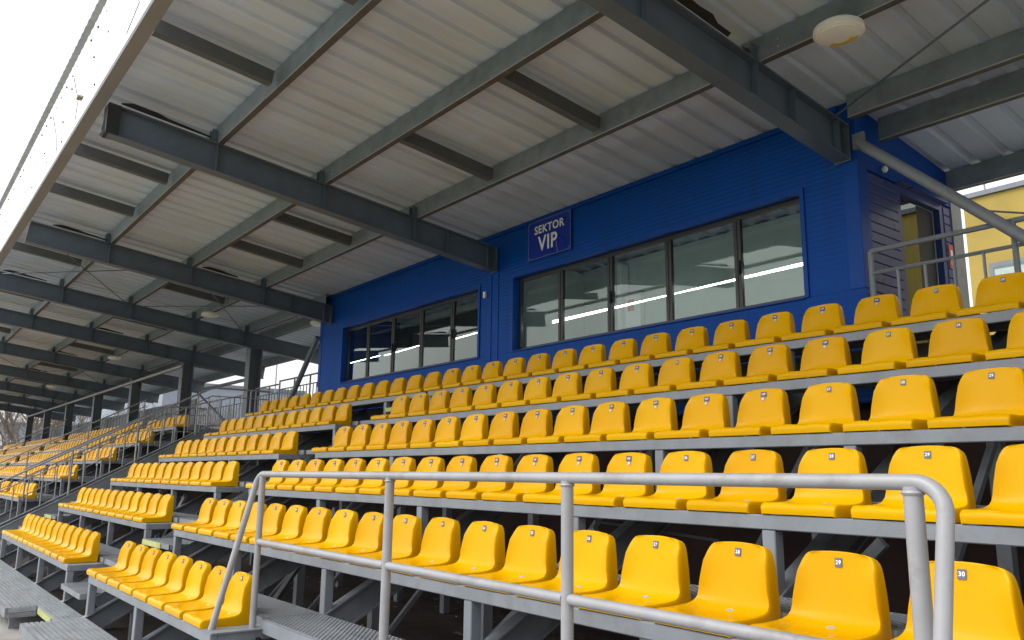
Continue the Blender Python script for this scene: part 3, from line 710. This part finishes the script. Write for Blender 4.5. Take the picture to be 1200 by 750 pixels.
t = solo('rear_tie_pipe', MB().tube([(-24.6, 7.55, 2.45), (-20.4, 7.55, 2.45)], .05, 8), FLANGE, 'dark horizontal pipe running left from the thick column', 'pipe', (-22, 7.55, 2.4), smooth=True)

# ------------------------------------------------------------------ the blue VIP box
YB = 7.4; X0, X1 = -16.3, -3.92; ZT = 3.807; ZB = .75
box = thing('vip_box', ((X0+X1)/2, YB, TOPZ), 'long blue clad glass fronted box at the back of the stand', 'building')
WIN = [(-15.19, -10.38, 1.86, 3.0, [-14.29, -13.30, -12.285, -11.29]), (-9.47, -4.57, 1.865, 3.0, [-8.51, -7.515, -6.49, -5.46])]
def wall_piece(x0, x1, z0, z1, yo=0, m=BLUE): part('cladding_panel', MB().box(x0, x1, YB+yo, YB+.12, z0, z1), m, box)
wall_piece(X0, X1-.16, 3.0, ZT-.06); wall_piece(X0, X1, ZB, 1.86)
wall_piece(X0+.002, -15.19, 1.862, 2.998); wall_piece(-10.38, -9.47, 1.862, 2.998); wall_piece(-4.57, -4.08, 1.862, 2.998)
part('corner_trim', MB().box(X1-.158, X1+.004, YB-.006, YB+.13, 1.862, ZT+.03), BLUEP, box, bevel=.004)
part('corner_trim', MB().box(X0-.012, X0+.1, YB-.008, YB+.13, 1.864, ZT-.062), BLUEP, box)
part('top_flashing', MB().box(X0-.01, X1-.16, YB-.03, YB+.13, ZT-.058, ZT+.0), BLUEP, box)
for xj in (-9.86, -10.04): part('joint_strip', MB().box(xj-.012, xj+.012, YB-.012, YB-.001, 1.2, 3.15), BLUEP, box)
part('security_camera', MB().box(-10.2, -10.16, YB-.05, YB-.013, 2.80, 2.9), WHITEP, box)
for wx0, wx1, wz0, wz1, mu in WIN:
    w = part('window', MB().box(wx0, wx1, YB+.10, YB+.15, wz0, wz0+.055).box(wx0, wx1, YB+.10, YB+.15, wz1-.055, wz1).box(wx0, wx0+.055, YB+.10, YB+.15, wz0+.056, wz1-.056).box(wx1-.055, wx1, YB+.10, YB+.15, wz0+.056, wz1-.056), WFRAME, box)
    for i, x in enumerate(mu): part('mullion', MB().box(x-.045, x-.002, YB+.098, YB+.152, wz0+.056, wz1-.056).box(x+.002, x+.045, YB+.104, YB+.152, wz0+.056, wz1-.056), WFRAME, w)
    e = [wx0+.05] + mu + [wx1-.05]
    for a, b in zip(e[:-1], e[1:]): part('pane', MB().box(a+.03, b-.03, YB+.12, YB+.126, wz0+.05, wz1-.05), GLASS, w)
    part('reveal_trim', MB().box(wx0-.05, wx1+.05, YB-.02, YB-.002, wz1-.002, wz1+.05).box(wx0-.05, wx0-.001, YB-.02, YB-.002, wz0, wz1-.004).box(wx1+.001, wx1+.05, YB-.02, YB-.002, wz0, wz1-.004), BLUEP, w)
    part('sill', MB().box(wx0+.001, wx1-.001, YB-.03, YB+.1, wz0-.012, wz0+.002), BLUEP, w)
    for hx in (mu[1]+.02, mu[3]+.02): part('window_handle', MB().box(hx-.012, hx+.012, YB+.07, YB+.098, 2.30, 2.46), RUB, w)
# interior
part('rear_wall', MB().box(X0+.12, X1-.12, 9.3, 9.42, TOPZ, ZT-.3), PLASTER, box)
part('partition', MB().box(-10.05, -9.93, YB+.16, 9.29, TOPZ, 3.45), PLASTER, box)
part('floor_slab', MB().box(X0+.1, X1-.1, YB+.13, 9.45, TOPZ-.01, TOPZ+.03), DARKIN, box)
part('dark_back_panel', MB().box(-16.1, -12.9, 9.2, 9.28, TOPZ, 3.3), DARKIN, box)
part('left_wall', MB().box(X0, X0+.1, YB+.125, 9.44, TOPZ, 3.5), BLUEP, box)
part('cable_duct', MB().box(-8.95, -8.87, 9.1, 9.28, 1.3, 3.4).box(-8.9, -8.55, 9.2, 9.29, 1.6, 2.9), WHITEP, box)
part('fire_notice', MB().box(-8.8, -8.68, 9.18, 9.195, 2.62, 2.80), RED, box)
for xa, xb, za, zc in ((-9.2, -4.7, 2.33, 2.41), (-9.2, -4.7, 2.36, 2.385), (-15.9, -14.6, 2.40, 2.42), (-14.4, -12.9, 2.40, 2.45), (-11.9, -10.6, 2.42, 2.46)):
    part('streak_tube', MB().tube([(xa, 7.95, za), (xb, 7.95, zc)], .006, 6), TUBE, box)  # glowing tubes added to draw the white window streaks and brighten the room
# right side wall with siding boards and glass door
XW = X1
part('corner_post', MB().box(XW-.12, XW-.003, YB+.14, 7.60, ZB, 3.55), BLUEP, box)
z = TOPZ
while z < 3.1:
    part('siding_board', MB().box(XW-.10, XW-.012, 7.602, 8.20, z, z+.098), SIDING, box, bevel=.006); z += .105
z = TOPZ
while z < 3.1:
    part('siding_board', MB().box(XW-.10, XW-.012, 9.262, 9.44, z, z+.098), SIDING, box, bevel=.006); z += .105
part('upper_side_panel', MB().ext([(7.534, 3.56), (7.534, 3.775), (9.44, 3.545), (9.44, 3.13), (7.602, 3.13), (7.602, 3.56)], (XW-.008, 0, 0), (XW-.11, 0, 0)), BLUEP, box)
part('rear_corner_post', MB().box(XW-.1, XW+.0, 9.442, 9.70, TOPZ-.3, 3.3), STEEL, box)
d = part('door', MB().box(XW-.09, XW-.02, 8.21, 8.28, TOPZ, 3.12).box(XW-.09, XW-.02, 9.18, 9.26, TOPZ, 3.12).box(XW-.09, XW-.02, 8.281, 9.179, 3.04, 3.12), SIDING, box)
part('door_pane', MB().box(XW-.075, XW-.065, 8.285, 8.72, TOPZ+.1, 3.03), DGLASS, d); part('door_leaf', MB().box(XW-.15, XW-.10, 8.73, 9.17, TOPZ+.02, 3.03), DARKIN, d)
part('door_lintel', MB().box(XW-.05, XW+.05, 8.2, 9.27, 3.122, 3.135), SIDING, d)
part('side_light_globe', MB().lathe([(.02, 0), (.035, .03), (.02, .06)], (XW+.03, 7.9, 3.16), 8), WHITEP, box)
t = solo('exit_notice', MB().box(XW-.011, XW-.004, 9.30, 9.41, 2.38, 2.66), RED, 'small orange red notice on the grey siding beside the glass door', 'sign', (XW, 9.35, 2.5))
part('notice_print', MB().box(XW-.003, XW+.0, 9.33, 9.38, 2.43, 2.60), WHITEP, t)
# sign
t = thing('sector_sign', (-8.61, YB-.03, 3.16), 'blue sign reading SEKTOR VIP above the right windows', 'sign')
part('sign_board', MB().box(-9.09, -8.135, YB-.035, YB-.013, 3.165, 3.757), SIGNB, t)
part('border_line', MB().box(-9.08, -8.145, YB-.038, YB-.0355, 3.743, 3.747).box(-9.08, -8.145, YB-.038, YB-.0355, 3.175, 3.179).box(-9.081, -9.077, YB-.038, YB-.0355, 3.1805, 3.7415).box(-8.149, -8.145, YB-.038, YB-.0355, 3.1805, 3.7415), mat('faint_border_print', (.30, .34, .55), .5), t)
for sx_ in (-9.05, -8.175):
    for sz_ in (3.205, 3.717): part('screw', MB().tube([(sx_, YB-.04, sz_), (sx_, YB-.0355, sz_)], .007, 6), BOLT, t)
for s, z, sz, sx in (('SEKTOR', 3.60, .125, .66), ('VIP', 3.375, .225, .43)):
    me = text_mesh(s, WHITEP, .02); q = obj('lettering', me, t); q.location = (-8.61 - t.location.x - (.03 if s == 'VIP' else 0), -.008 , z + CZ - t.location.z); q.rotation_euler = (math.pi/2, 0, 0)
    bx = [v.co.x for v in me.vertices]; by = [v.co.y for v in me.vertices]; q.scale = (sx/(max(bx)-min(bx)), sz/(max(by)-min(by)), .2)
part('hanging_thread', MB().tube([(-8.45, YB-.04, 3.35), (-8.42, YB-.04, 3.18)], .002, 4), WHITEP, t)

# ------------------------------------------------------------------ beyond the stand
t = thing('yellow_building', (-3, 30, G), 'yellow rendered building behind the stand on the right', 'building')
part('wall', MB().box(-9.62, 14, 24, 36, G, 8.05), YELW, t)
part('roof_edge', MB().box(-9.72, 14.1, 23.9, 36.1, 8.06, 8.2), FARP, t)
for x in (-8.95, -4.5, 0):
    w = part('window', MB().box(x-.12, x+2.0, 23.9, 23.97, 4.2, 6.05), FARP, t)
    part('pane', MB().box(x, x+1.9, 23.85, 23.895, 4.3, 5.93), GLASS, w); part('blind', MB().box(x+.02, x+1.88, 23.897, 23.899, 5.2, 5.85), WHITEP, w)
part('wall_cable', MB().tube([(-9.3, 23.8, 7.65), (-7.0, 23.8, 6.9)], .03, 5), RUB, t)
a = thing('roof_antenna', (-9.1, 26, 8.2), 'thin antenna on the yellow building roof', 'antenna')
part('mast', MB().tube([(-9.2, 24.5, 8.2), (-9.2, 24.5, 9.6)], .03, 5), GALV, a)
part('antenna_arm', MB().bar((-9.7, 24.5, 9.2), (-8.7, 24.5, 9.25), .03, .03).bar((-9.5, 24.5, 12.0), (-9.5, 24.5, 9.4), .03, .03).bar((-9.0, 24.5, 9.05), (-9.0, 24.5, 9.45), .03, .03), GALV, a)
t = thing('long_hall', (-110, 40, G), 'long pale blue grey hall far behind the left end of the stand', 'building')
part('wall', MB().box(-150, -92, 24, 40, G, 9.5), FARW, t); part('roof_edge', MB().box(-150.2, -91.8, 23.8, 40.2, 9.51, 9.9), FARP, t)
for i in range(10): part('window', MB().box(-148+5.5*i, -145.5+5.5*i, 23.9, 23.99, 5.0, 7.0), WHITEP, t)
t = thing('pale_hall', (-140, 16, G), 'pale grey hall seen between the farthest roof columns', 'building')
part('wall', MB().box(-150, -130, 9, 23, G, 6.3), FARW, t); part('roof_edge', MB().box(-150.2, -129.8, 8.8, 23.2, 6.31, 6.6), FARP, t)
for i in range(4): part('window', MB().box(-129.98, -129.9, 10.5+3*i, 12+3*i, 3.4, 5.0), WHITEP, t)
t = thing('white_fence', (-75, 5, G), 'low pale metal fence beyond the far end of the stand', 'fence')
for i in range(16):
    part('fence_post', MB().box(-75, -74.9, -4+1.0*i, -3.92+1.0*i, G, G+2.9), WHITEP, t)
for z in (1.2, 2.0, 2.8): part('fence_rail', MB().box(-74.96, -74.93, -4, 12, G+z, G+z+.08), WHITEP, t)

def tree(x, y, h, lab, seed, lean=0):
    R = random.Random(seed); z0 = G
    t = thing('bare_tree', (x, y, G), lab, 'tree', 'bare winter trees behind the stand')
    tr = MB(); br = MB(); tw = MB()
    def grow(mb, p, d, L, r, lev):
        n = 4; pts = [p]; rr = [r]
        for i in range(n):
            d = (d + Vector((R.uniform(-.18, .18), R.uniform(-.18, .18), R.uniform(-.05, .15)))).normalized()
            pts.append(pts[-1] + d*L/n); rr.append(r*(1-.45*(i+1)/n))
        mb.tube(pts, rr, 7 if lev == 0 else 4 if lev < 3 else 3, caps=False)
        if lev >= 4: return
        k = {0: 7, 1: 5, 2: 4, 3: 3}[lev]
        for j in range(k):
            q = R.randint(1 if lev else 2, n); a = R.uniform(0, 2*math.pi); s_ = R.uniform(.5, .95)
            nd = (d*(.9 if q == n else .55) + Vector((math.cos(a)*s_, math.sin(a)*s_, R.uniform(.1, .6)))).normalized()
            grow(br if lev < 2 else tw, pts[q], nd, L*R.uniform(.48, .68), max(.012, rr[q]*.55), lev+1)
    grow(tr, Vector((x, y, G)), Vector((lean, 0, 1)).normalized(), h*.45, h*.024, 0)
    part('trunk', tr, BARK, t, True); part('branches', br, BARK, t); part('twigs', tw, BARK, t)['kind'] = 'stuff'
TREES = [(-92, 10.6, 14, 'thick bare tree at the left picture edge behind the fence', .05), (-100, 14, 13, 'bare tree just right of the thick tree at the left edge', 0), (-110, 12.4, 12, 'small bare tree far beyond the white fence', 0), (-78, 11.5, 12, 'leaning bare tree at the far left edge', .22), (-84, 15, 13, 'pale forked bare tree behind the leaning one', -.15), (-70, 9.6, 11, 'slim bare tree beside the last roof column', .05),
         (-95, 21, 12, 'bare tree before the left part of the pale hall', 0), (-74, 19, 9, 'bare tree between the fifth and sixth columns', 0), (-80, 23, 10, 'bare tree between the fourth and fifth columns', 0),
         (-66, 21, 9, 'bare tree seen over the far panel fence', 0), (-62, 19.5, 7, 'low bare tree left of the stair landing', 0), (-60, 21.5, 8, 'bare tree above the stair landing railing', 0), (-55, 20, 6.8, 'small bare tree right above the stair landing', 0),
         (-52, 19.5, 6.5, 'small bare tree just left of the thick column', 0), (-50, 20.5, 6.5, 'low bare tree right of the thick column', 0), (-47, 21, 5.5, 'lowest bare tree next to the brace pipe', 0)]
for i, (x, y, h, lab, ln) in enumerate(TREES): tree(x, y, h, lab, 11+i, ln)
solo('flag_pole', MB().tube([(-58, 23, G), (-58, 23, 11)], .05, 6), GALV, 'thin pole rising behind the railing right of the thick column', 'pole', (-58, 23, G))
solo('flag_pole', MB().tube([(-56, 20, G), (-56, 20, 7.4)], .05, 6), GALV, 'thin pole above the railing left of the thick column', 'pole', (-56, 20, G))
